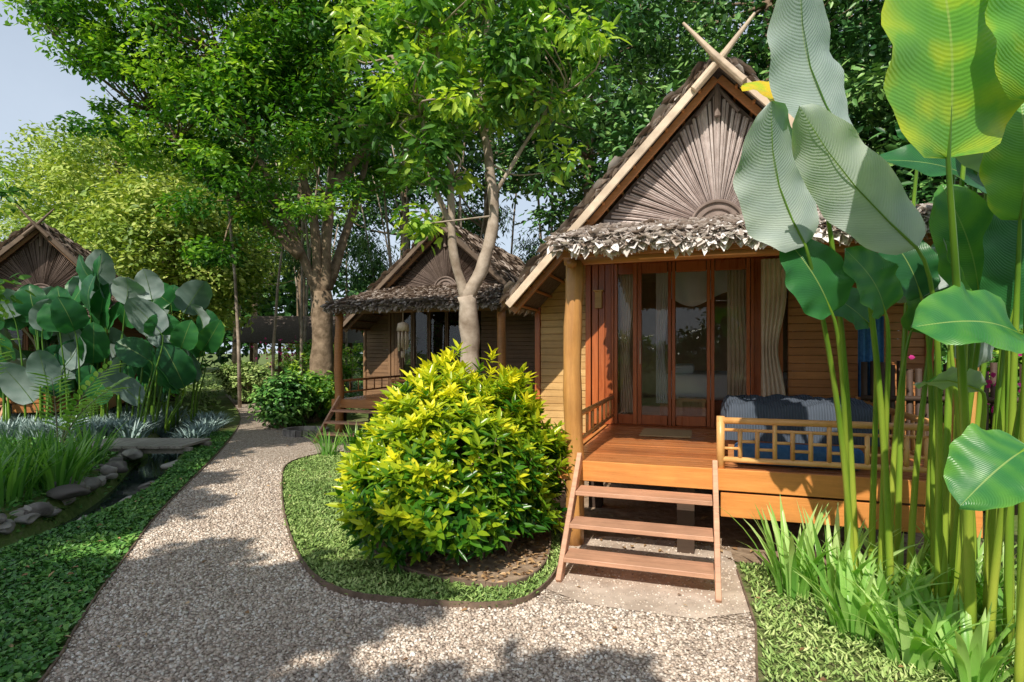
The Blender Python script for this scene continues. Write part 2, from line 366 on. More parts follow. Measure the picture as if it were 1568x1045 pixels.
def edging(name,pts,h,t,mat,closed=True):
    mb=MB(); n=len(pts)
    for k in range(n if closed else n-1):
        a=pts[k];b=pts[(k+1)%n]
        if math.dist(a,b)<1e-4: continue
        mb.beam((a[0],a[1],h/2-.02),(b[0],b[1],h/2-.02+random.uniform(-.004,.004)),t,h)
    mb.obj(name,mat)
edging('lawn_edging',isl,.07,.012,M_edge)
edging('bed_edging',bed,.07,.015,M_edge)
edging('path_edging',leftS,.045,.012,M_edge,False)
edging('path_edging',[(1.74,4.4),(1.50,3.5),(1.25,2.9),(1.1,1.6)],.045,.012,M_edge,False)
def stones(name,poly,n,holes,size,dens,mat,zoff=.004):
    P=scatter(poly,n,holes,dens); n=len(P)
    ph=(1+5**.5)/2
    T=np.array([(-1,ph,0),(1,ph,0),(-1,-ph,0),(1,-ph,0),(0,-1,ph),(0,1,ph),(0,-1,-ph),(0,1,-ph),(ph,0,-1),(ph,0,1),(-ph,0,-1),(-ph,0,1)])/1.9
    F=np.array([(0,11,5),(0,5,1),(0,1,7),(0,7,10),(0,10,11),(1,5,9),(5,11,4),(11,10,2),(10,7,6),(7,1,8),(3,9,4),(3,4,2),(3,2,6),(3,6,8),(3,8,9),(4,9,5),(2,4,11),(6,2,10),(8,6,7),(9,8,1)])
    sc=rng.uniform(size[0],size[1],n)[:,None]*np.column_stack([rng.uniform(.7,1.25,n),rng.uniform(.6,1.,n),rng.uniform(.4,.7,n)])
    V=T[None]*sc[:,None,:]*rng.uniform(.8,1.15,(n,12,1)); a=rng.uniform(0,6.28,n); ca,sa=np.cos(a)[:,None],np.sin(a)[:,None]
    tl=rng.normal(0,.35,n)[:,None]; z=V[:,:,2]+V[:,:,0]*tl
    V=np.stack([V[:,:,0]*ca-V[:,:,1]*sa,V[:,:,0]*sa+V[:,:,1]*ca,z],axis=2)
    P[:,2]=zoff+sc[:,2]*.5; V=V+P[:,None,:]
    F=(np.arange(n)[:,None,None]*12+F[None]).reshape(-1,3)
    npmesh(name,V.reshape(-1,3),F,mat)
stones('gravel_stones',path,50000,[isl,pad],(.006,.015),lambda P:np.clip(1.6-(P[:,1]-2)*.22,.0,1)*(P[:,1]>1.6)*(P[:,1]<10),M_stone)
stones('gravel_stones_on_pad',pad,2600,[],(.003,.011),None,M_stone,.008)
# ------------------------------------------------------------------ lawns
def lawn(name,poly,n,holes,L,W,mat,upr,dens=None,tl=.5):
    P=scatter(poly,n,holes,dens); n=len(P); P[:,2]=gz(P[:,0],P[:,1])+.012
    lo=.5+.5*np.sin(P[:,0]*2.3+1.3*np.sin(P[:,1]*1.9))*np.sin(P[:,1]*2.9+P[:,0])
    lo2=np.sin(P[:,0]*11+2*np.sin(P[:,1]*7))*np.sin(P[:,1]*13+1.5*np.sin(P[:,0]*9))
    D=rv(n)*np.array([1,1,.3])+np.array([0,0,upr]); N=rv(n)*.5+np.array([0,0,1.]); t=np.clip(tl+.3*(lo-.5)+.12*lo2+rng.normal(0,.17,n),0,1)
    P[:,2]+=rng.random(n)*L[1]*.35*(1+.5*lo2)
    return leaves(name,P,D,N,rng.uniform(*L,n),rng.uniform(*W,n),t,mat)
lawn('lawn_grass',isl,42000,[bed],(.022,.05),(.009,.016),M_grass,.6,tl=.5)
rl=[(1.80,4.5),(1.53,3.5),(1.29,2.9),(1.14,1.6),(5,1.6),(6,3.5),(3.4,4.05),(2.4,4.4)]
lawn('lawn_grass',rl,28000,[],(.025,.06),(.008,.015),M_grass,.7,tl=.6)
lc=[(-2.1,1.5)]+[(x-.03,y) for x,y in leftS if 1.6<y<12]+[(-6.6,12),(-6.0,10.3),(-5.3,9.2),(-4.85,8),(-4.42,6.7),(-4.38,5),(-4.6,3),(-4.8,1.5)]
lawn('ground_cover',lc,42000,[],(.03,.055),(.018,.032),M_cover,.35,tl=.5)
ll=[(-12,3),(-5.2,3),(-5.1,5),(-5.15,6.6),(-5.6,7.9),(-6.5,9.8),(-8.2,12.8),(-14,13)]
lawn('ground_cover',ll,18000,[],(.05,.1),(.03,.05),M_cover,.4)
far=[(-30,14),(-7.8,14),(-8.2,16.2),(-12,23),(-12,40),(-40,40)]
lawn('ground_cover',far,9000,[],(.12,.25),(.06,.1),M_grass,.5,tl=.6)
far2=[(-6,16.5),(-10,23),(-8,36),(10,36),(8,14),(-2,17),(-4.6,14)]
lawn('ground_cover',far2,9000,[],(.12,.25),(.06,.1),M_cover,.5,tl=.5)
def litter(name,poly,n,z,s=(.03,.07),holes=()):
    P=scatter(poly,n,holes); n=len(P); P[:,2]=z+rng.random(n)*.02
    leaves(name,P,rv(n)*np.array([1,1,.15]),np.array([0,0,1.])+rv(n)*.4,rng.uniform(*s,n),rng.uniform(s[0]*.5,s[1]*.5,n),rng.random(n),M_litter,fold=.25,droop=.1)
litter('leaf_litter',bed,1300,.02); litter('leaf_litter',under,900,.012); litter('leaf_litter',path,260,.012,(.02,.05),holes=[isl]); litter('leaf_litter',rl,160,.03,(.02,.05))
litter('leaf_litter',lc,90,.03); litter('leaf_litter',isl,60,.035,(.02,.05),holes=[bed])
# ------------------------------------------------------------------ rocks & bridge
def rocks(name,items,mat):
    bm=bmesh.new()
    for (x,y,z,r) in items:
        ret=bmesh.ops.create_icosphere(bm,subdivisions=3,radius=r); sx,sy,sz=random.uniform(.9,1.4),random.uniform(.7,1.1),random.uniform(.5,.8); a=random.uniform(0,6)
        ds=[(Vector(np.array(rv(1)[0])),random.uniform(.55,.85)) for _ in range(9)]
        for v in ret['verts']:
            c=v.co.normalized()
            for d,k in ds:
                q=c.dot(d)
                if q>k: v.co-=d*(q-k)*r*.9
            co=Vector((v.co.x*sx,v.co.y*sy,v.co.z*sz)); v.co=Matrix.Rotation(a,3,'Z')@co+Vector((x,y,z))
    me=bpy.data.meshes.new(name); bm.to_mesh(me); bm.free(); me.polygons.foreach_set('use_smooth',[True]*len(me.polygons)); me.materials.append(mat)
    ob=bpy.data.objects.new(name,me); SC.collection.objects.link(ob)
it=[]
for k in range(len(DC)):
    x,y=DC[k]
    if 2.5<y<10.5:
        for s_ in (-1,1):
            for q in range(3):
                if s_>0 and random.random()<.65: continue
                yy=y+random.uniform(-.25,.25)
                it.append((x+s_*random.uniform(.34,.56),yy,random.uniform(-.10,.05) if s_<0 else -.1,random.uniform(.07,.18)))
rocks('stream_rocks',it,M_rock)
mb=MB()
for k in range(15):
    x=-7.35+k*.125; mb.box(x,x+.115,9.45+random.uniform(-.02,.02),10.35+random.uniform(-.02,.02),.10,.14)
mb.box(-7.4,-5.4,9.55,9.63,.0,.098); mb.box(-7.4,-5.4,10.15,10.23,.0,.098)
M_grayw=m_wood('weathered_planks',(.26,.22,.19),(.56,.50,.44),(10,1,10),.75)
mb.obj('plank_footbridge',M_grayw)
mb=MB()
for k in range(22):
    a=2*math.pi*k/22; a2=a+.26; c=(-4.25,11.75)
    mb.beam((c[0]+.42*math.cos(a),c[1]+.36*math.sin(a),.06),(c[0]+.42*math.cos(a2),c[1]+.36*math.sin(a2),.06),.08,.14)
mb.obj('stone_planter_ring',M_rock)
# ------------------------------------------------------------------ bungalow
def bungalow(name,org,phi,detail=True,thl=1.0,w=0.,ZA=4.76):
    E=empty(name,(org[0],org[1],0),phi); C=1.25+w; HW=2.32+w*.6; ZE=2.25; m=(ZA-ZE)/HW; Ld=2.88+2*w; VW=2.6
    W2=M_siding2 if detail else M_siding3; WD=M_door if detail else M_siding3  # darker woods put shade into the neighbouring huts' colours
    mb=MB()
    for (u,v) in ((0,0),(Ld,0)):
        pts=[(u+.012*math.sin(z*3+u),v+.01*math.cos(z*2.3),z) for z in np.linspace(.0,2.5,14)]
        mb.tube(pts,[.085-.006*k/13+.004*math.sin(k*2.1) for k in range(14)],16)
    mb.obj('porch_posts',M_post if detail else M_siding2,E,True)
    mb=MB(); mb.tube([(-.08,0,2.52),(Ld+.12,0,2.52)],.05,10); mb.tube([(.0,-.1,2.47),(0,VW,3.0)],.045,8); mb.tube([(Ld,-.1,2.47),(Ld,VW,3.0)],.045,8)
    for u in np.linspace(.3,Ld-.3,7): mb.tube([(u,-.28,2.51),(u,1.8,3.06)],.025,6)
    mb.obj('porch_beams',W2,E,True)
    mb=MB(); v=-.02
    while v<VW: mb.box(-.06,Ld+.06,v,v+.134,.71,.75+random.uniform(-.002,.002)); v+=.14
    mb.obj('deck_floor',M_deck,E,bevel=.003)
    mb=MB(); mb.box(-.13,Ld+.1,-.065,-.025,.585,.757); mb.box(1.22,Ld+.1,-.05,-.015,.37,.565)
    mb.box(-.13,-.09,-.025,VW,.60,.745); mb.box(Ld+.065,Ld+.1,-.015,VW,.40,.745)
    mb.obj('deck_fascia',M_fascia if detail else M_siding2,E,bevel=.004)
    mb=MB()
    for u in np.linspace(-.02,Ld,4):
        for v in (.12,1.3,2.5): mb.box(u-.07,u+.07,v-.07,v+.07,0,.7)
    for v in (.4,1.3,2.2): mb.box(-.05,Ld,v-.03,v+.03,.6,.705)
    mb.box(-1.0,C*2+1.0,VW+.1,VW+.2,0,.7)
    mb.obj('foundation_posts',M_dark,E)
    mb=MB()
    for (z,v) in ((.57,-.26),(.37,-.49),(.18,-.70)): mb.box(.095,1.15,v-.13,v+.10,z-.035,z)
    mb.obj('step_treads',M_step,E,bevel=.004)
    mb=MB()
    for u in (.07,1.175): mb.beam((u,-.06,.80),(u,-.86,-.0),.04,.10)
    mb.obj('step_stringers',M_step,E,bevel=.004)
    zt=2.86
    mb=MB(); mb2=MB(); z=.62
    while z<zt:
        h=.095
        mb.box(-1.0,-.34,VW-.012-.014*random.random(),VW+.03,z,z+h-.004)
        mb2.box(2.08,2*C+1.0,VW-.012-.014*random.random(),VW+.03,z,z+h-.004)
        z+=h
    mb.obj('wall_siding_left',M_siding if detail else M_siding3,E,bevel=.004); mb2.obj('wall_siding_right',W2,E,bevel=.004)
    mb=MB()
    for u in (-1.04,-.34): mb.box(u-.035,u+.035,VW-.045,VW+.05,.5,zt)
    for k,u in enumerate((-.25,-.16,-.075)): mb.box(u-.04,u+.04,VW-.03-.006*k,VW+.03,.75,zt)
    for u in (1.98,2*C+1.02): mb.box(u-.04,u+.04,VW-.045,VW+.05,.5,zt)
    mb.box(-1.1,2*C+1.1,VW-.05,VW+.06,zt,zt+.12)
    mb.box(-1.05,-.1,VW-.05,VW+.03,.46,.615); mb.box(1.70,1.94,VW-.02,VW+.04,.75,zt)
    mb.obj('wall_frame',WD,E,bevel=.005)
    st=(0,.30,.73,1.2,1.66); mb=MB()
    for k,u in enumerate(st):
        hw=.055 if k in(1,) else .045
        mb.box(u-hw,u-.004,VW-.03,VW+.03,.766,zt-.002); mb.box(u+.004,u+hw,VW-.034,VW+.026,.766,zt-.002)
    for a,b in zip(st[:-1],st[1:]):
        mb.box(a+.056,b-.056,VW-.02,VW+.02,.768,.89); mb.box(a+.056,b-.056,VW-.02,VW+.02,2.72,zt-.004)
    mb.box(-.06,1.72,VW-.06,VW+.04,.754,.764)
    mb.obj('door_frames',WD,E,bevel=.004)
    mb=MB(); mb.box(.335,.35,VW-.075,VW-.06,1.55,1.85); mb.box(.34,.346,VW-.06,VW-.03,1.57,1.6); mb.box(.34,.346,VW-.06,VW-.03,1.8,1.83)
    mb.obj('door_handle',M_barge,E)
    mb=MB()
    for a,b in zip(st[:-1],st[1:]): mb.add([(a+.05,VW+.004,.88),(b-.05,VW+.004,.88),(b-.05,VW+.004,2.73),(a+.05,VW+.004,2.73)],[(0,1,2,3)])
    mb.obj('door_glass',M_glass,E)
    u0,u1,v1=-1.0,2*C+1.0,6.0
    mb=MB()
    for x0 in (u0,u1-.05):
        mb.box(x0,x0+.05,VW+.06,3.3,.5,3.2); mb.box(x0,x0+.05,5.2,v1,.5,3.2); mb.box(x0,x0+.05,3.3,5.2,.5,1.35); mb.box(x0,x0+.05,3.3,5.2,2.5,3.2)  # side openings added to let light into the room
    mb.box(u0+.05,u1-.05,v1-.05,v1,.5,3.2)
    mb.box(u0+.05,u1-.05,VW+.06,v1-.05,.68,.74)
    mb.obj('side_and_back_walls',M_room if detail else M_siding3,E)
    mb=MB(); mb.box(u0+.06,u1-.06,VW+.07,v1-.06,3.0,3.04); mb.obj('room_ceiling',M_room,E)
    if detail:
        mb=MB(); mb.box(.55,2.4,3.15,5.0,.76,1.05); mb.obj('bed_frame',M_door,E)
        mb=MB(); mb.box(.58,2.37,3.18,4.97,1.05,1.40); o_=mb.obj('bed_mattress',M_white,E); b=o_.modifiers.new('b','BEVEL'); b.width=.08; b.segments=4
        mb=MB(); mb.box(.7,1.0,3.5,4.0,1.39,1.52); mb.box(.7,1.0,4.1,4.6,1.39,1.52); o_=mb.obj('pillows',M_white,E); b=o_.modifiers.new('b','BEVEL'); b.width=.05; b.segments=4
        mb=MB(); mb.box(.80,1.15,2.78,3.05,1.06,1.10); [mb.box(x,x+.04,y,y+.04,.76,1.06) for x in(.81,1.1) for y in(2.79,3.0)]; mb.obj('side_table',M_deck,E)
        mb=MB(); mb.box(-.24,-.15,VW-.10,VW-.045,2.28,2.5); mb.box(-.26,-.13,VW-.12,VW-.04,2.5,2.52); mb.obj('wall_lantern',M_siding,E,bevel=.004)
        def curtain(mb,ua,ub,v,za,zb,pinch=.0,amp=.025,n=50,sag=0):
            rows=14; V=[];F=[]
            for r in range(rows+1):
                t=r/rows; wd=1-pinch*math.exp(-((t-.6)/.22)**2)
                for k in range(n+1):
                    s=k/n; z=za+(zb-za+sag*math.sin(s*math.pi*2)**2)*t; u=ua+(ub-ua)*(s*wd); V.append((u,v+amp*math.sin(s*34+.5*math.sin(t*4))*(0.6+.4*t),z))
            for r in range(rows):
                for k in range(n): a=r*(n+1)+k; F.append((a,a+1,a+n+2,a+n+1))
            mb.add(V,F)
        mb=MB(); curtain(mb,1.77,2.06,VW-.11,2.82,1.02,.35); mb.obj('porch_curtain',M_curtain,E,True)
        mb=MB(); curtain(mb,.06,.26,VW+.12,2.8,.9,.4); curtain(mb,1.4,1.62,VW+.12,2.8,.9,-.25); mb.obj('inside_curtains',M_curtain,E,True)
        mb=MB(); curtain(mb,.5,2.4,3.10,2.80,2.50,0,.03,80,-.18); curtain(mb,.5,.66,3.12,2.78,1.0,.3); curtain(mb,2.2,2.4,3.12,2.78,1.0,.3); mb.obj('bed_canopy_net',M_white,E,True)
    VG=1.78; zb=3.10; H=ZA-.14-zb; mb=MB(); back=MB()
    back.add([(C-H/m-.05,VG+.03,zb-.02),(C+H/m+.05,VG+.03,zb-.02),(C,VG+.03,zb+H+.05)],[(0,1,2)]); back.obj('gable_backing',M_back if detail else M_dark,E)
    n=88; r0=.27
    for k in range(n):
        th=math.pi*(k+.5)/n+random.uniform(-.008,.008); dth=math.pi/n; rr=H/(math.sin(th)+m*abs(math.cos(th))); rr*=random.uniform(.96,1.0); hw0=r0*dth*.42; hw1=rr*dth*random.uniform(.30,.44)
        d=np.array([math.cos(th),0,math.sin(th)]); s=np.array([-math.sin(th),0,math.cos(th)]); c=np.array([C,VG,zb]); y=np.array([0,-.008-.012*random.random(),0])
        a0=c+d*r0; a1=c+d*rr
        mb.add([a0-s*hw0,a0+y,a0+s*hw0,a1-s*hw1,a1+y*1.6,a1+s*hw1],[(0,1,4,3),(1,2,5,4)])
    FM=M_fan if detail else M_fan2
    mb.obj('gable_fan_slats',FM,E)
    mb=MB()
    for r_,t_ in ((.28,.018),(.2,.011)):
        mb.tube([(C+r_*math.cos(a),VG-.03,zb+r_*math.sin(a)) for a in np.linspace(0,math.pi,20)],t_,6)
    mb.add([(C,VG-.012,zb)]+[(C+.27*math.cos(a),VG-.012,zb+.27*math.sin(a)) for a in np.linspace(0,math.pi,20)],[(0,k,k+1) for k in range(1,20)])
    mb.tube([(C-1.7,VG-.03,zb-.01),(C+1.7,VG-.03,zb-.01)],.03,6)
    mb.tube([(C,VG-.05,ZA-.45),(C,VG-.05,ZA-.1)],.035,6)
    for s in (-1,1): mb.tube([(C,VG-.05,ZA-.12),(C+s*.22,VG-.05,ZA-.42)],.022,6)
    mb.obj('gable_hub',M_fan2,E)
    VR=1.46; VB=6.5
    mb=MB(); T=.09
    for s in (-1,1):
        a=(C,ZA);b=(C+s*HW,ZE); nx,nzz=s*m,1.; l=math.hypot(nx,nzz); nx/=l;nzz/=l
        v=[(x+nx*q,vv,z+nzz*q) for (x,z) in (a,b) for vv in (VR,VB) for q in (0,T)]
        mb.add(v,[(0,1,3,2),(4,6,7,5),(0,4,5,1),(2,3,7,6),(0,2,6,4),(1,5,7,3)])
    mb.obj('main_roof',M_thatchbase,E)
    mb=MB()
    for s in (-1,1):
        for q in np.linspace(.08,.98,13): x=C+s*HW*q; z=ZA-(ZA-ZE)*q-.03; mb.tube([(x,VR+.05,z),(x,VR+1.3,z)],.018,5)
        mb.beam((C+s*.02,VR+.13,ZA-.10),(C+s*HW,VR+.13,ZE-.06),.05,.07)
    mb.obj('roof_battens',W2,E)
    mb=MB(); ll_=math.hypot(HW,ZA-ZE)
    for s in (-1,1):
        e=.52; dx=-s*e*HW/ll_; dz=e*(ZA-ZE)/ll_; vv=VR-.03-(.045 if s>0 else 0)
        mb.beam((C+s*(HW+.02),vv,ZE),(C-s*.06,vv,ZA+.066*m),.035,.085)
        a=Vector((C+s*.25,vv-.04,ZA-.25*m)); b=Vector((C+dx,vv-.04,ZA+dz)); mb.tube([a,a.lerp(b,.5),b+Vector((0,0,.05))],[.042,.038,.016],8)
    mb.obj('barge_boards_with_horns',M_barge if detail else M_barge2,E,bevel=.004)
    ua,ub=-.06,Ld+.1; va,vb=-.34,1.9; za,zb2=2.57,3.13
    mb=MB(); v=[(u,vv,z) for u in (ua,ub) for (vv,z) in ((va,za),(va,za+.05),(vb,zb2),(vb,zb2+.05))]
    mb.add(v,[(0,1,3,2),(4,6,7,5),(0,4,5,1),(2,3,7,6),(0,2,6,4),(1,5,7,3)]); mb.obj('porch_roof',M_thatchbase,E)
    mb=MB(); mb.box(ua+.03,ub-.03,va+.03,va+.06,2.49,2.57); mb.obj('eave_board',W2,E)
    Ps=[];Ds=[];Ns=[];Ls=[];Ts=[]
    def slope(p0,eu,ed,nn,cnt,tl,size,lift=.05):
        a=rng.random(cnt);b=rng.random(cnt); b=(np.floor(b*24)+rng.random(cnt)*.35)/24
        eu=np.array(eu);ed=np.array(ed);nn=np.array(nn)
        P=np.array(p0)+a[:,None]*eu+b[:,None]*ed+nn*(lift+.03*rng.random(cnt))[:,None]
        d=ed/np.linalg.norm(ed); Ps.append(P); Ds.append(d+rv(cnt)*.32+nn*.12); Ns.append(nn+rv(cnt)*.4); Ls.append(rng.uniform(*size,cnt)); Ts.append(np.clip(tl+rng.normal(0,.22,cnt),0,1))
    sl=math.hypot(zb2-za,vb-va); nn=(0,-(zb2-za)/sl,(vb-va)/sl)
    slope((ua,vb,zb2+.05),(ub-ua,0,0),(0,va-vb,za-zb2),nn,4600,.72,(.10,.20),.0)
    for s in (-1,1):
        l=math.hypot(HW,ZA-ZE); n2=(s*m/math.hypot(m,1),0,1/math.hypot(m,1))
        slope((C,VR,ZA),(0,VB-VR,0),(s*HW,0,ZE-ZA),n2,5200,.45,(.16,.3),T)
        slope((C,VR-.02,ZA),(0,.16,0),(s*HW,0,ZE-ZA),n2,420,.6,(.08,.14),T-.03)
    c=3200; a=rng.random(c); row=rng.random(c); P=np.column_stack([ua-.01+a*(ub-ua+.02),va+.10-.14*row+rng.normal(0,.02,c),za+.08-.09*row+rng.normal(0,.016,c)+.016*np.sin(a*31)+.01*np.sin(a*77)]); Ps.append(P)
    Ds.append(np.array([0,-.8,-.40])+rv(c)*.65); Ns.append(np.array([0,-.35,.9])+rv(c)*.5); Ls.append(rng.uniform(.05,.14,c)); Ts.append(np.clip(.88+rng.normal(0,.25,c),0,1))
    c=500; b=rng.random(c)
    for s,uu in ((-1,ua),(1,ub)):
        P=np.column_stack([uu+rng.normal(0,.02,c),va+b*(vb-va),za+.05+b*(zb2-za)+rng.normal(0,.02,c)]); Ps.append(P)
        Ds.append(np.array([s*.4,-.3,-.4])+rv(c)*.5); Ns.append(np.array([s*.4,-.2,.9])+rv(c)*.5); Ls.append(rng.uniform(.06,.14,c)); Ts.append(np.clip(.7+rng.normal(0,.2,c),0,1))
    P=np.concatenate(Ps);L=np.concatenate(Ls)
    tt=np.concatenate(Ts)*thl  # thl dims the thatch tint to paint shade on neighbouring huts
    leaves('thatch_leaves',P,np.concatenate(Ds),np.concatenate(Ns),L,L*rng.uniform(.4,.75,len(L)),tt,M_thatch,E,fold=.22,droop=.1)
    mb=MB(); ra,rb=1.24,Ld-.1
    def bar(a,b,r=.02): mb.tube([a,b],r,8)
    for u in (ra-.02,rb): bar((u,-.01,.72),(u,-.01,1.18),.033)
    bar((ra-.04,-.01,1.145),(rb+.04,-.01,1.145),.028); bar((ra,-.01,.83),(rb,-.01,.83),.024)
    bar((ra,-.01,1.07),(rb,-.01,1.07),.014)
    n=12
    for i in range(n+1):
        u=ra+(rb-ra)*i/n
        if 0<i<n: bar((u,-.01,.84),(u,-.01,1.07 if i%3 else 1.14),.018)
        if i<n:
            z=(.92,.98)[i%2]; bar((u,-.01,z),(u+(rb-ra)/n,-.01,z),.013)
    bar((rb,2.4,.72),(rb,2.4,1.2),.03)
    bar((rb,-.01,1.145),(rb,2.4,1.145),.028); bar((rb,-.01,.85),(rb,2.4,.85),.02)
    for v in np.linspace(.2,2.2,9): bar((rb,v,.85),(rb,v,1.14),.016)
    bar((-.01,.15,.72),(-.01,.15,1.12),.028); bar((-.01,.1,1.12),(-.01,2.5,1.12),.026); bar((-.01,.1,.88),(-.01,2.5,.88),.02)
    for v in np.linspace(.4,2.3,7): bar((-.01,v,.88),(-.01,v,1.12),.014)
    mb.obj('bamboo_railing',M_rail if detail else M_siding2,E,True)
    return E
O1=(.545,5.03)
b1=bungalow('thatched_bungalow',O1,R(-18))
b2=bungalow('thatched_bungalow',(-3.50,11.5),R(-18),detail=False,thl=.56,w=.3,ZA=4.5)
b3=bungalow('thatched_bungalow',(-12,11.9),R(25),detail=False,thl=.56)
def soft(mb,name,mat,par,bv):
    o_=mb.obj(name,mat,par,True); b=o_.modifiers.new('b','BEVEL'); b.width=bv; b.segments=5; return o_
DB=empty('porch_daybed',(*O1,0),R(-18))
mb=MB(); mb.box(1.28,2.5,.42,1.15,.94,1.0); [mb.box(x,x+.06,y,y+.06,.752,.94) for x in(1.3,2.42) for y in(.44,1.07)]; mb.obj('daybed_frame',M_siding2,DB)
V=[];F=[];nu,nv=44,26
for i in range(nu+1):
    for j in range(nv+1):
        a=i/nu;b=j/nv; u=1.25+1.28*a; v=.38+.80*b
        ea=min(a,1-a)/.06; eb=min(b,1-b)/.09; e=min(1,ea)*min(1,eb)
        z=1.0+.24*(e**.4)+.05*(b**2)*e+.012*math.sin(a*31+b*9)*e+.012*math.sin(b*23-a*12)*e
        if e<.01: z=.93
        V.append((u+.01*math.sin(b*20),v+.012*math.sin(a*30),z))
for i in range(nu):
    for j in range(nv): q=i*(nv+1)+j; F.append((q,q+nv+1,q+nv+2,q+1))
mb=MB(); mb.add(V,F); mb.obj('daybed_quilt',M_cush,DB,True)
mb=MB(); mb.box(1.34,2.3,.16,.36,.758,.93); soft(mb,'floor_cushion',M_blue,DB,.05)
mb=MB(); mb.box(.42,.98,1.6,2.2,.755,.768); DM=mb.obj('door_mat',m_simple('jute',(.48,.32,.16),(.68,.50,.28),60,.95)); DM.location=(*O1,0); DM.rotation_euler=(0,0,R(-18))
mb=MB(); V=[(2.75+.1*s,2.30+.02*math.sin(s*9),z) for z in (2.1,1.2) for s in np.linspace(0,2.5,16)]; mb.add(V,[(k,k+1,k+17,k+16) for k in range(15)])
tw=mb.obj('hanging_towel',M_blue); tw.location=(*O1,0); tw.rotation_euler=(0,0,R(-18))
WC=empty('wind_chime',(-2.05,10.7,0)); mb=MB(); mb.tube([(0,0,2.55),(0,0,2.27)],.006,5)
mb.tube([(0,0,2.27),(0,0,2.24),(0,0,2.1)],[.02,.10,.12],12)
for k in range(8): a=k*.785; mb.tube([(.09*math.cos(a),.09*math.sin(a),2.1),(.09*math.cos(a),.09*math.sin(a),1.78-.03*(k%3))],.017,6)
mb.tube([(0,0,2.1),(0,0,1.7)],.004,4); mb.tube([(0,0,1.72),(0,0,1.60)],.04,8); mb.obj('bamboo_chimes',M_barge,WC,True)
# ------------------------------------------------------------------ trees
def limb(mb,pts,r0,r1,seg=9,wob=.04,sub=5):
    P=[Vector(p) for p in pts]; out=[]
    for i in range(len(P)-1):
        p0=P[max(i-1,0)];p1=P[i];p2=P[i+1];p3=P[min(i+2,len(P)-1)]
        for k in range(sub):
            t=k/sub; q=.5*((2*p1)+(p2-p0)*t+(2*p0-5*p1+4*p2-p3)*t*t+(3*p1-p0-3*p2+p3)*t**3); q+=Vector((random.uniform(-wob,wob),random.uniform(-wob,wob),0))*r0*2; out.append(q)
    out.append(P[-1]); n=len(out); mb.tube(out,[(r0+(r1-r0)*k/(n-1))*(1+.08*math.sin(k*1.7)) for k in range(n)],seg)
def twigs(mb,cs,nodes,frac,r=.03):
    nodes=[Vector(n) for n in nodes]
    for c in cs:
        if random.random()>frac: continue
        c=Vector(c); nn=min(nodes,key=lambda q:(q-c).length+ (2 if q.z>c.z+.5 else 0)); mid=(nn+c)/2+Vector((random.uniform(-.3,.3),random.uniform(-.3,.3),-.15*(c-nn).length*.5))
        limb(mb,[nn,mid,c],r,.008,5,.0,4)
TA=empty('large_shade_tree'); mb=MB()
limb(mb,[(-5.05,15,0),(-5.0,15,1.5),(-5.0,15,3.3)],.34,.25,14)
for a in range(5):
    an=a*1.26+.3; limb(mb,[(-5.05+.6*math.cos(an),15+.6*math.sin(an),0),(-5.05+.30*math.cos(an),15+.30*math.sin(an),.7),(-5.0,15,2.2)],.11,.17,8)
br=[[(-5.0,15,3.0),(-5.8,14.8,5),(-6.6,14.6,7),(-7.4,14.4,9.2)],[(-5.1,15,3.2),(-5.2,14.9,5.2),(-5.9,15,7.8),(-6.2,15,10.5)],[(-4.95,15,3.2),(-4.8,15,5.5),(-4.6,15.1,8),(-4.1,15.4,11)],[(-5.5,14.8,4.2),(-6.9,14.4,5.6),(-8.4,14.2,7)],[(-5.9,14.8,5.4),(-7.4,15.4,6.6),(-9.6,15.4,8)],[(-4.75,15,6),(-3.6,15.2,7.6),(-2.6,15.4,9.5)],[(-4.9,15.1,3.4),(-4.3,15.8,6),(-3.7,16.2,9)]]
nodesA=[]
for b in br: limb(mb,b,.15,.045,9); nodesA+=b[1:]
PA,DA,NA,tA,cA=crown([(-7.2,14.3,10.4,4.2,3.0,3.0),(-6.2,13.6,6.9,2.1,1.7,2.0),(-9.1,14.6,8.2,2.3,2.3,1.7),(-4.2,15.0,10.0,3.0,2.4,2.8),(-10.0,14,10.4,2.1,2.3,1.7),(-7.2,13.8,4.8,1.3,1.2,1.1),(-3.6,15.8,7.2,1.4,1.4,1.6),(-5.3,13.4,6.0,1.6,.8,1.4)],620,125,.60,tl=(.1,.92))
twigs(mb,cA,nodesA,.3,.03); mb.obj('trunk_and_limbs',M_bark,TA,True)
leaves('foliage',PA,DA,NA,rng.uniform(.10,.19,len(PA)),rng.uniform(.05,.09,len(PA)),tA,M_treeA,TA)
TB=empty('garden_tree'); mb=MB()
limb(mb,[(-.60,7.6,0),(-.58,7.6,.8),(-.55,7.55,1.7),(-.60,7.5,2.45)],.15,.12,14)
brB=[[(-.60,7.5,2.40),(-.36,7.5,2.9),(-.24,7.5,3.5),(-.30,7.5,4.2),(-.42,7.45,5.0),(-.3,7.4,6.2),(-.2,7.4,7.4)],[(-.62,7.5,2.42),(-.78,7.45,3.1),(-.80,7.4,3.9),(-.85,7.4,4.8),(-1.0,7.3,5.8)],[(-.78,7.45,3.3),(-1.05,7.3,4.0),(-1.15,7.2,4.7),(-1.5,7.1,5.4)],[(-.27,7.5,3.7),(0.1,7.4,4.3),(.5,7.3,4.9)],[(-.42,7.45,5.0),(-.1,7.3,5.5),(.4,7.2,6.2)]]
nodesB=[]
for k,b in enumerate(brB): limb(mb,b,[.10,.07,.045,.03,.04][k],.02,10); nodesB+=b[2:]
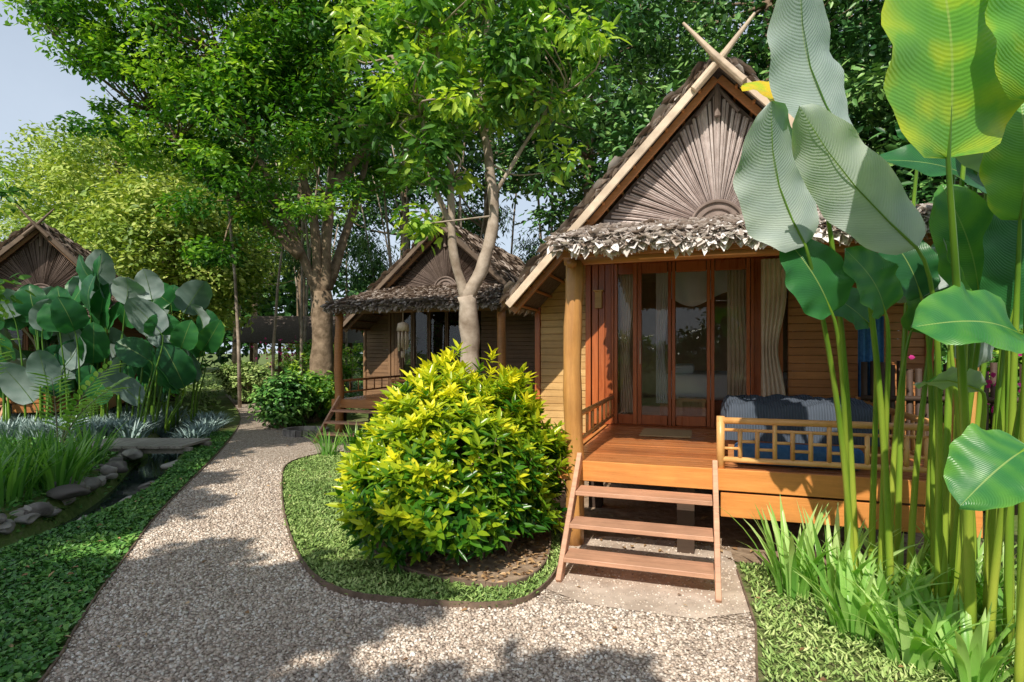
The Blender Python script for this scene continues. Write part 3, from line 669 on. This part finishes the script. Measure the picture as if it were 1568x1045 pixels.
PB,DB_,NB,tB,cB=crown([(-.5,7.4,6.0,1.9,1.3,1.5),(-1.2,7.3,4.6,1.1,.9,.9),(.5,7.2,5.2,1.2,.9,1.0),(-.2,7.4,7.6,2.2,1.6,1.2),(-1.2,7.3,3.5,.5,.4,.4),(.6,7.4,4.1,.5,.4,.4)],240,50,.33,shell=.3,flat=.7,tl=(.05,.95))
twigs(mb,cB,nodesB,.6,.014); mb.obj('trunk_and_limbs',M_bark2,TB,True)
leaves('foliage',PB,DB_,NB,rng.uniform(.11,.21,len(PB)),rng.uniform(.045,.08,len(PB)),np.clip(tB-.05+.35*(PB[:,0]<-.3)*rng.random(len(PB)),0,1),M_treeB,TB,droop=.25)
def tree(name,x,y,h,r,mat,nc,nl,crad,leaf,tr=.25,bark=M_bark,low=.35,tl=(.15,.85),lean=(0,0)):
    E=empty(name); mb=MB(); hb=h*low
    limb(mb,[(x,y,0),(x+lean[0]*.3,y+lean[1]*.3,hb),(x+lean[0]*.7,y+lean[1]*.7,h*.7),(x+lean[0],y+lean[1],h*.92)],tr,tr*.25,9)
    cx,cy=x+lean[0]*.6,y+lean[1]*.6
    e=[(cx,cy,h*.66,r,r,h*.34)]
    for k in range(4): a=random.uniform(0,6.28); e.append((cx+r*.6*math.cos(a),cy+r*.6*math.sin(a),h*random.uniform(.45,.8),r*.55,r*.55,h*.18))
    P,D,N,t,c=crown(e,nc,nl,crad,tl=tl)
    nodes=[(x+lean[0]*q,y+lean[1]*q,h*q) for q in (low,.5,.6,.7,.8)]
    twigs(mb,c,nodes,.25,tr*.25); mb.obj('trunk',bark,E,True)
    leaves('foliage',P,D,N,rng.uniform(leaf*.6,leaf*1.2,len(P)),rng.uniform(leaf*.3,leaf*.5,len(P)),t,mat,E)
    return E
specs=[(2.3,17,15,3.0),(7,15.5,14,3.0),(11.5,16,15,4),(-.8,20,17,3.2),(5,22,17,3.6),(13,22,18,5),(-4.5,24,19,4.0),(-10,27,18,4.6),(18,18,15,5),(9.5,11.5,9,2.6),(4.3,13.2,8.0,2.1)]
for (x,y,h,r) in specs: tree('background_tree',x,y,h,r,M_bg,160,110,.85,.23,.26,tl=(.1,.95))
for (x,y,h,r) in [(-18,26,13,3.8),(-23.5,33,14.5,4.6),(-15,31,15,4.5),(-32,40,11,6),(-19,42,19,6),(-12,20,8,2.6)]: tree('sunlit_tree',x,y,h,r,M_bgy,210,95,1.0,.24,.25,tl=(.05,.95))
tree('garden_small_tree',-8.75,9.2,5.4,1.0,M_treeB,30,40,.35,.2,.08,M_bark2,low=.6)
e=[(x,random.uniform(44,62),random.uniform(3,7),6,5,random.uniform(5,8)) for x in np.linspace(-38,60,17)]
P,D,N,t,c=crown(e,800,40,1.8,shell=.4)
k=P[:,2]>-.5; leaves('distant_woodland',P[k],D[k],N[k],rng.uniform(.5,1.1,k.sum()),rng.uniform(.3,.55,k.sum()),t[k],M_bg)
BG=empty('bamboo_grove'); mb=MB()
for k in range(46):
    x=random.uniform(-9,12);y=random.uniform(17,24);h=random.uniform(7,13); l=random.uniform(-1.2,1.2)
    mb.tube([(x+l*q*q,y,h*q) for q in np.linspace(0,1,6)],[.06-.04*q for q in np.linspace(0,1,6)],6)
mb.obj('culms',M_bark2,BG,True)
e=[(x,random.uniform(19,26),random.uniform(3.5,7.5),1.6,1.5,1.4) for x in np.linspace(-8,11,16)]
P,D,N,t,c=crown(e,330,60,.7,shell=.1,tl=(.3,1.)); leaves('foliage',P,D+np.array([0,0,-.4]),N,rng.uniform(.18,.32,len(P)),rng.uniform(.035,.06,len(P)),t,M_bg,BG,droop=.3)
def shrub(name,x,y,rx,ry,h,mat,nc,nl,crad,leaf,tl=(.2,.9)):
    E=empty(name); mb=MB()
    P,D,N,t,c=crown([(x,y,h*.55,rx,ry,h*.45)],nc,nl,crad,shell=.5,tl=tl); k=P[:,2]>.02
    for q in c[:40]: limb(mb,[(x+random.uniform(-.2,.2),y+random.uniform(-.2,.2),0),((x+q[0])/2,(y+q[1])/2,q[2]*.4),tuple(q)],.02,.006,5,0,3)
    mb.obj('stems',M_bark,E); leaves('foliage',P[k],D[k],N[k],rng.uniform(leaf*.6,leaf*1.2,k.sum()),rng.uniform(leaf*.3,leaf*.55,k.sum()),t[k],mat,E)
for a in [(-8.9,19,.9,.7,1.4,M_grass),(-6.6,19.5,1.2,.9,2.2,M_treeB),(-12.0,19,1.3,1.2,2.0,M_treeB),(-5.2,12.9,.5,.45,1.15,M_cover),(-4.9,13.9,.6,.5,1.2,M_treeB),(-14,22,2,1.5,2.6,M_grass),(-9.6,27,2,1.5,2.6,M_bgy),(-4,20,2,1.5,3,M_treeB),(-1.5,17.5,2,1.2,3,M_cover),(1.5,15,1.2,1,2.6,M_cover),(-14.5,17.5,2,1.5,2.6,M_treeB),(5.2,7.4,.7,.6,1.9,M_cover),(6.2,6.6,.8,.8,2.2,M_treeB),(5.6,8.6,1,1,3,M_cover),(7,5.5,1.2,1.2,3,M_cover)]:
    shrub('garden_shrub',*a,70,60,.28,.14)
PV=empty('garden_pavilion',(-9.2,24,0)); mb=MB()
for x in (-1.8,-.6,.6,1.8):
    for y in (0,2.2): mb.tube([(x,y,0),(x,y,2.3)],.07,8)
mb.box(-2,2,-.2,2.4,.35,.45); mb.box(-2,2,-.05,0,.9,.97); mb.obj('posts_and_deck',M_siding3,PV)
mb=MB(); mb.add([(-2.3,-.6,2.1),(2.3,-.6,2.1),(2.3,1.1,3.3),(-2.3,1.1,3.3),(2.3,2.8,2.1),(-2.3,2.8,2.1)],[(0,1,2,3),(3,2,4,5),(1,4,2),(0,3,5)]); mb.obj('roof',M_thatchbase,PV)
for a in [(-6,-8,2,1.5,2.6,M_treeB),(-2.5,-9.5,2,1.5,3.0,M_cover),(1.5,-9,2.2,1.5,2.8,M_treeB),(5.5,-8.5,2,1.5,3.0,M_cover),(9,-7,2,1.5,3.2,M_treeB),(3.5,-14,3,2,5,M_treeB),(-1.5,-15,3,2,5,M_cover)]:
    shrub('garden_shrub',*a,55,45,.5,.3)
for (x,y,h,r) in [(2,-20,11,4.5),(10,-19,11,4.5)]: tree('background_tree',x,y,h,r,M_bg,110,45,1.2,.5,.3)
P=np.array([(-7.9,20,1.7)])+rng.normal(0,1,(90,3))*np.array([.6,.5,.3]); leaves('pink_flowers',P,rv(90),rv(90),.09,.07,rng.random(90),M_pink)
P=np.array([(5.0,5.7,1.35)])+rng.normal(0,1,(140,3))*np.array([.4,.3,.35]); leaves('pink_flowers',P,rv(140),rv(140),.06,.05,rng.random(140),M_pink)
mb=MB()
for k in range(46): x=3.9+k*.085; y=6.3-(k*.085)*.25; mb.tube([(x,y,0),(x+random.uniform(-.01,.01),y,1.55+random.uniform(-.06,.06))],.032,6)
mb.tube([(3.85,6.27,1.2),(7.8,5.3,1.2)],.03,6); mb.tube([(3.85,6.27,.4),(7.8,5.3,.4)],.03,6); mb.obj('bamboo_fence',M_dark,smooth=True)
# ------------------------------------------------------------------ croton bush
def bush():
    E=empty('round_garden_bush'); cx,cy=-.56,5.10; n=1750
    d=rv(n); d[:,2]=np.abs(d[:,2])*1.0-.62*rng.random(n); d=nz(d)
    an=np.arctan2(d[:,1],d[:,0]); lump=1+.08*np.sin(an*3+1)+.06*np.sin(an*7+d[:,2]*6)+.06*np.sin(d[:,2]*9+an*2)
    r=(.76+.27*rng.random(n)**.6)*lump
    inner=rng.random(n)<.18; r[inner]*=.75
    taper=1-.16*np.clip(d[:,2],0,1)
    C=np.column_stack([cx+d[:,0]*r*.97*taper+.12*np.clip(d[:,2],0,1),cy+d[:,1]*r*.93*taper,.59+d[:,2]*r*.98])
    C[:,2]=np.maximum(C[:,2],.12+.20*rng.random(n))
    nl=11; k=np.repeat(np.arange(n),nl); a=np.tile(np.arange(nl)*2.4,n)+rng.random(len(k)); axis=nz(d+np.array([0,0,.8]))[k]
    t1=nz(np.cross(axis,np.array([.3,.2,1.])+rv(len(k))*.01)); t2=np.cross(axis,t1); el=np.tile(np.linspace(1.1,.1,nl),n)+rng.normal(0,.12,len(k))
    D=(t1*np.cos(a)[:,None]+t2*np.sin(a)[:,None])*np.cos(el)[:,None]+axis*np.sin(el)[:,None]
    P=C[k]-axis*(np.tile(np.linspace(0,.07,nl),n))[:,None]
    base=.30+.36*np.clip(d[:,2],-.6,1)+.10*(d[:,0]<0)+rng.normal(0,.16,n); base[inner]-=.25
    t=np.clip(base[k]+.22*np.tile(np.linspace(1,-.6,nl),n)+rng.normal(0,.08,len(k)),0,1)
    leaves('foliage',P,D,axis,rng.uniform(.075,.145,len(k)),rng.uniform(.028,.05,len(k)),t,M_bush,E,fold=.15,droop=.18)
    mb=MB()
    for _ in range(120):
        q=C[random.randrange(n)]; x0=cx+.05+random.uniform(-.5,.5); y0=cy+random.uniform(-.5,.5)
        limb(mb,[(x0,y0,0),(x0*.6+q[0]*.4,y0*.6+q[1]*.4,q[2]*.5),tuple(q)],.014,.005,5,.05,3)
    mb.obj('stems',M_bark,E,True)
bush()
def strap(name,clumps,mat,n,L,W,tl=.5,spread=.1,lean=.45):
    V=[];F=[];T=[];seg=6
    for (x,y) in clumps:
        for k in range(n):
            a=random.uniform(0,6.28); r=spread*random.random()**.5; l=random.uniform(*L); w_=random.uniform(*W); ln=lean*random.uniform(.25,1.3); d=Vector((math.cos(a),math.sin(a),0)); s=Vector((-math.sin(a+random.uniform(-.6,.6)),math.cos(a),0)).normalized()
            b=len(V); t0=min(1,max(0,tl+random.gauss(0,.17))); z0=float(gz(np.array([x]),np.array([y]))[0])
            p=Vector((x,y,z0))+d*r
            for i in range(seg+1):
                t=i/seg; c=p+d*l*ln*t**1.8+Vector((0,0,1))*l*(t-.28*ln*t**3); ww=w_*.5*(1-t**3)*(.7+.6*t if t<.5 else 1)
                V+= [c-s*ww+d*ww*.35,c,c+s*ww+d*ww*.35]; T+=[t0*(.75+.35*t)]*3
            for i in range(seg):
                q=b+i*3; F+=[(q,q+1,q+4,q+3),(q+1,q+2,q+5,q+4)]
    npmesh(name,np.array(V),np.array(F),mat,None,np.clip(np.array(T),0,1),True)
strap('iris_clump',[(1.95,3.95),(2.15,3.8)],M_strap,34,(.42,.72),(.034,.054),.8,.13,.55)
strap('iris_clump',[(2.06,3.42),(2.28,3.5)],M_strap,32,(.35,.55),(.036,.056),.8,.12,.65)
strap('iris_clump',[(2.18,3.1),(2.42,3.2),(2.34,2.9)],M_strap,30,(.3,.5),(.036,.056),.78,.12,.75)
strap('iris_clump',[(2.75,3.6),(3.0,3.4),(2.6,3.85),(3.0,3.75),(3.2,3.1)],M_strap,28,(.35,.6),(.034,.05),.7,.14,.65)
strap('lily_clump',[(-5.5,6.9),(-5.75,7.3),(-6.1,7.1),(-5.7,6.4),(-6.3,7.7),(-6.7,7.3),(-6.0,6.4),(-6.9,8.0),(-6.2,8.3)],M_strap,46,(.5,.78),(.035,.05),.34,.22,.6)
strap('lily_clump',[(-5.6,5.3),(-6.1,5.7),(-5.5,4.5)],M_strap,40,(.4,.7),(.035,.05),.3,.22,.6)
P=scatter([(-12,11),(-7.3,10.9),(-7.9,12.6),(-8.3,14.3),(-13,15)],700); strap('silver_ground_cover',[(p[0],p[1]) for p in P],M_silver,12,(.25,.45),(.03,.045),.5,.2,.9)
P=scatter([(-6.7,10.6),(-6.0,10.7),(-6.4,12.0),(-7.0,13.8),(-8.0,13.9)],150); strap('silver_ground_cover',[(p[0],p[1]) for p in P],M_silver,12,(.2,.35),(.03,.045),.5,.2,.9)
strap('porch_side_grass',[(-3.0,9.3),(-2.7,9.7),(-2.2,9.6),(-1.8,9.9)],M_strap,40,(.3,.6),(.02,.03),.5,.15,.7)
# ------------------------------------------------------------------ calathea, right foreground
cal=BL()
cal.leaf((1.60,3.10,2.28),(1.30,2.95,2.98),.50,(-.35,.75,.3),tint=.5,root=(2.25,3.75,0))
cal.leaf((2.03,2.85,2.22),(1.33,2.70,2.86),.36,(-.3,.8,.6),tint=.6,root=(2.55,3.4,0))
cal.leaf((1.84,2.40,2.52),(1.72,2.30,3.45),.74,(.15,-.85,.3),tint=.72,arch=.05,cup=.1,root=(2.5,3.1,0),sr=.012)
cal.leaf((1.74,3.0,2.85),(1.42,2.9,3.65),.46,(-.3,.8,.2),tint=.35,root=(2.4,3.6,0))
cal.leaf((1.71,3.3,3.02),(1.36,3.3,3.28),.28,(0,-.7,.6),tint=.92,root=(2.3,3.8,0))
cal.leaf((1.80,3.2,1.92),(1.53,3.15,2.34),.33,(-.3,-.8,.4),tint=.26,root=(2.25,3.8,0))
cal.leaf((2.10,3.2,1.92),(1.84,3.1,2.27),.29,(-.2,-.8,.5),tint=.36,root=(2.4,3.7,0))
cal.leaf((2.33,2.60,1.78),(1.77,2.48,1.84),.40,(0,-.75,.65),tint=.42,root=(2.6,3.1,0))
cal.leaf((2.18,2.40,1.30),(1.82,2.30,1.10),.36,(-.2,-.6,.8),tint=.45,root=(2.45,2.75,0))
cal.leaf((2.91,3.40,2.62),(2.21,3.40,2.90),.36,(0,-.7,.6),tint=.15,root=(3.0,3.6,0))
cal.leaf((2.50,2.80,2.35),(2.42,2.70,3.0),.36,(-.3,-.7,.2),tint=.6,root=(2.7,3.1,0))
cal.leaf((2.63,3.2,2.0),(2.37,3.1,2.62),.36,(-.3,-.8,.2),tint=.5,root=(2.7,3.5,0))
cal.leaf((2.62,3.0,1.82),(2.59,2.9,2.55),.34,(-.3,-.9,.2),tint=.25,root=(2.8,3.2,0))
cal.leaf((2.62,2.9,2.62),(2.15,2.8,2.80),.24,(0,.6,.8),tint=.5,root=(2.75,3.3,0))
cal.leaf((2.59,3.6,2.05),(2.36,3.6,2.50),.32,(-.2,-.8,.3),tint=.15,root=(2.75,3.7,0))
cal.leaf((2.47,3.0,1.50),(2.05,2.9,1.56),.2,(0,.5,.9),tint=.5,root=(2.6,3.3,0))
cal.leaf((2.19,3.5,1.88),(1.80,3.5,2.12),.3,(0,-.8,.5),tint=.2,root=(2.4,3.8,0))
cal.leaf((2.12,2.30,2.72),(2.06,2.2,3.5),.5,(-.1,-.8,.2),tint=.66,root=(2.6,2.9,0),sr=.012)
for k in range(24):
    x=random.uniform(2.6,4.2);y=random.uniform(3.2,4.1);z=random.uniform(1.5,3.4); dx=random.uniform(-.35,.25);dy=random.uniform(-.2,.1);l=random.uniform(.5,.8)
    if x/y<.68: x=y*.72
    cal.leaf((x,y,z),(x+dx*l,y+dy*l,z+l*random.uniform(.4,.95)),random.uniform(.32,.48),(random.uniform(-.5,.3),random.choice((-.8,-.8,.8)),.4),tint=random.uniform(.0,.5),root=(x*.93+.1,y+.1,0))
for k in range(3):
    x=random.uniform(2.15,2.95);y=random.uniform(2.9,3.8); cal.leaf((x-.1,y-.1,1.6+random.random()*.6),(x-.13,y-.12,2.1+random.random()*.6),.06,(0,-1,.1),tint=.6,root=(x+.1,y,0),cup=1.5)
cal.build('calathea_plant',M_cal)
cl=BL()
for k in range(105):
    x=-8.9+random.uniform(-2.3,1.9); y=12.6+random.uniform(-.9,.9); top=4.0-.22*(x+8.7)**2*.9; z=random.uniform(.6,max(1.1,top-.9)); l=random.uniform(.8,1.15)
    a=random.uniform(-.7,.7); cl.leaf((x,y,z),(x+a*l,y-random.uniform(0,.4)*l,z+l*random.uniform(.5,.95)),random.uniform(.5,.72),(random.uniform(-.8,.8),random.choice((-.8,-.8,.7)),.35),tint=random.uniform(.0,.36),root=(x*.85-1.35,y+random.uniform(-.2,.2),0),sr=.011,nl=12,nw=4)
cl.build('calathea_plant',M_cal,.30)
def ginger(name,base,stems,mat,L=.32,W=.07):
    E=empty(name); mb=MB(); Ps=[];Ds=[];Ns=[]
    for (dx,dy,h) in stems:
        b=Vector(base); pts=[b+Vector((dx*t**1.7,dy*t**1.7,h*(t-.12*t*t*t))) for t in np.linspace(0,1,9)]; mb.tube(pts,[.014-.011*t for t in np.linspace(0,1,9)],6)
        for i in range(26):
            t=.35+.65*i/25; q=b+Vector((dx*t**1.7,dy*t**1.7,h*(t-.12*t**3))); tg=Vector((dx*1.7*t**.7,dy*1.7*t**.7,h*(1-.36*t*t))).normalized(); sd=tg.cross(Vector((0,0,1))).normalized()*(1 if i%2 else -1)
            Ps.append(q);Ds.append(tg*.55+sd*.8+Vector((0,0,.15)));Ns.append(Vector((0,0,1))*.8-tg*.3+Vector((0,-.3,0)))
    mb.obj('stems',M_bark2,E,True); n=len(Ps)
    leaves('foliage',np.array(Ps),np.array(Ds),np.array(Ns),rng.uniform(L*.7,L,n),W,np.clip(rng.normal(.7,.12,n),0,1),mat,E,droop=.25)
ginger('ginger_plant',(-7.1,8.9,0),[(.9,-.1,1.7),(.3,-.5,1.5),(.7,.4,1.4),(1.1,-.4,1.3)],M_strap)
ginger('ginger_plant',(-8.3,8.6,0),[(.6,-.1,1.9),(-.5,-.3,1.7)],M_strap)
# shade trees beside and behind the photographer (their shadows dapple the path and darken the second hut)
M_shade=m_leaf('leaves_shade_tree',[(.018,.085,.018),(.045,.155,.022),(.10,.26,.03),(.27,.44,.05)],0,.4)
def shade(name,trunk,blobs,nc,nl,cr=.42):
    E=empty(name); mb=MB(); x,y=trunk; limb(mb,[(x,y,0),(x,y,3),(x+.2,y,6),(x,y,8)],.25,.08,10)
    P,D,N,t,c=crown(blobs,nc,nl,cr,shell=.05,up=1.2); twigs(mb,c,[(x,y,3.5),(x,y,5),(x,y,6.5)],.2,.05); mb.obj('trunk',M_bark,E,True)
    leaves('foliage',P,D,N,rng.uniform(.18,.28,len(P)),rng.uniform(.12,.17,len(P)),t,M_shade,E)
shade('unseen_shade_tree',(-9.0,-5),[(-5.75,-2.75,6.4,1.6,1.05,.7),(-7.7,-.3,6.5,1.6,2.1,.7),(-3.8,-2.45,6.3,1.1,.50,.5),(-8.8,3.0,6.4,1.6,1.5,.6)],480,66,.38)
shade('unseen_shade_tree',(-9.5,5.5),[(-5.0,5.2,7.3,2.2,1.5,.8),(-7.4,4.6,7.2,1.2,1.2,.6)],240,62,.5)  # unseen crown added to throw shade on the second hut
shade('unseen_shade_tree',(-1.5,-8),[(-2.6,-3.95,6.3,1.6,.42,.4),(-1.2,-4.3,6.4,1.0,.40,.4)],120,64,.32)
# ------------------------------------------------------------------ light, sky, camera
s=Vector((-.36,-.93,0)).normalized(); el=R(43); S=Vector((s.x*math.cos(el),s.y*math.cos(el),math.sin(el)))
sd=bpy.data.lights.new('sun','SUN'); sd.energy=5.0; sd.angle=R(.5); sd.color=(1,.93,.81); so=bpy.data.objects.new('sun',sd); so.rotation_euler=(-S).to_track_quat('-Z','Y').to_euler(); SC.collection.objects.link(so)
W=bpy.data.worlds.new('World'); SC.world=W; W.use_nodes=True; nt=W.node_tree; nt.nodes.clear()
sk=nt.nodes.new('ShaderNodeTexSky'); sk.sky_type='NISHITA'; sk.sun_disc=False; sk.sun_elevation=el; sk.sun_rotation=math.atan2(s.x,s.y); sk.dust_density=2.0; sk.air_density=1.0
# bright haze thickening toward the horizon plus faint thin cloud
tc=nd(nt,'ShaderNodeTexCoord'); cn=noise(nt,2.2,6,tc.outputs['Generated'],.6)
sx=nd(nt,'ShaderNodeSeparateXYZ'); nt.links.new(tc.outputs['Generated'],sx.inputs[0])
hz=math_(nt,'ADD',math_(nt,'SUBTRACT',.98,math_(nt,'MULTIPLY',math_(nt,'ABSOLUTE',sx.outputs[2]),.95)),math_(nt,'MULTIPLY',math_(nt,'SUBTRACT',cn,.5),.5))
cf=ramp(nt,hz,[(0,.12,.12,.12),(1,.95,.95,.95)])
skc=mixc(nt,cf,sk.outputs[0],(6.3,7.2,8.3))
bg=nt.nodes.new('ShaderNodeBackground'); bg.inputs[1].default_value=.12; wo=nt.nodes.new('ShaderNodeOutputWorld'); nt.links.new(skc,bg.inputs[0]); nt.links.new(bg.outputs[0],wo.inputs[0])
cd=bpy.data.cameras.new('camera'); cd.lens=20; cd.sensor_width=36; cd.shift_y=.011; cd.clip_end=2000; cd.clip_start=.05
co=bpy.data.objects.new('camera',cd); co.location=(0,0,1.7); co.rotation_euler=(R(90),0,0); SC.collection.objects.link(co); SC.camera=co
SC.view_settings.view_transform='Standard'; SC.view_settings.look='None'; SC.view_settings.exposure=0
print('faces',sum(len(o.data.polygons) for o in SC.objects if o.type=='MESH'))
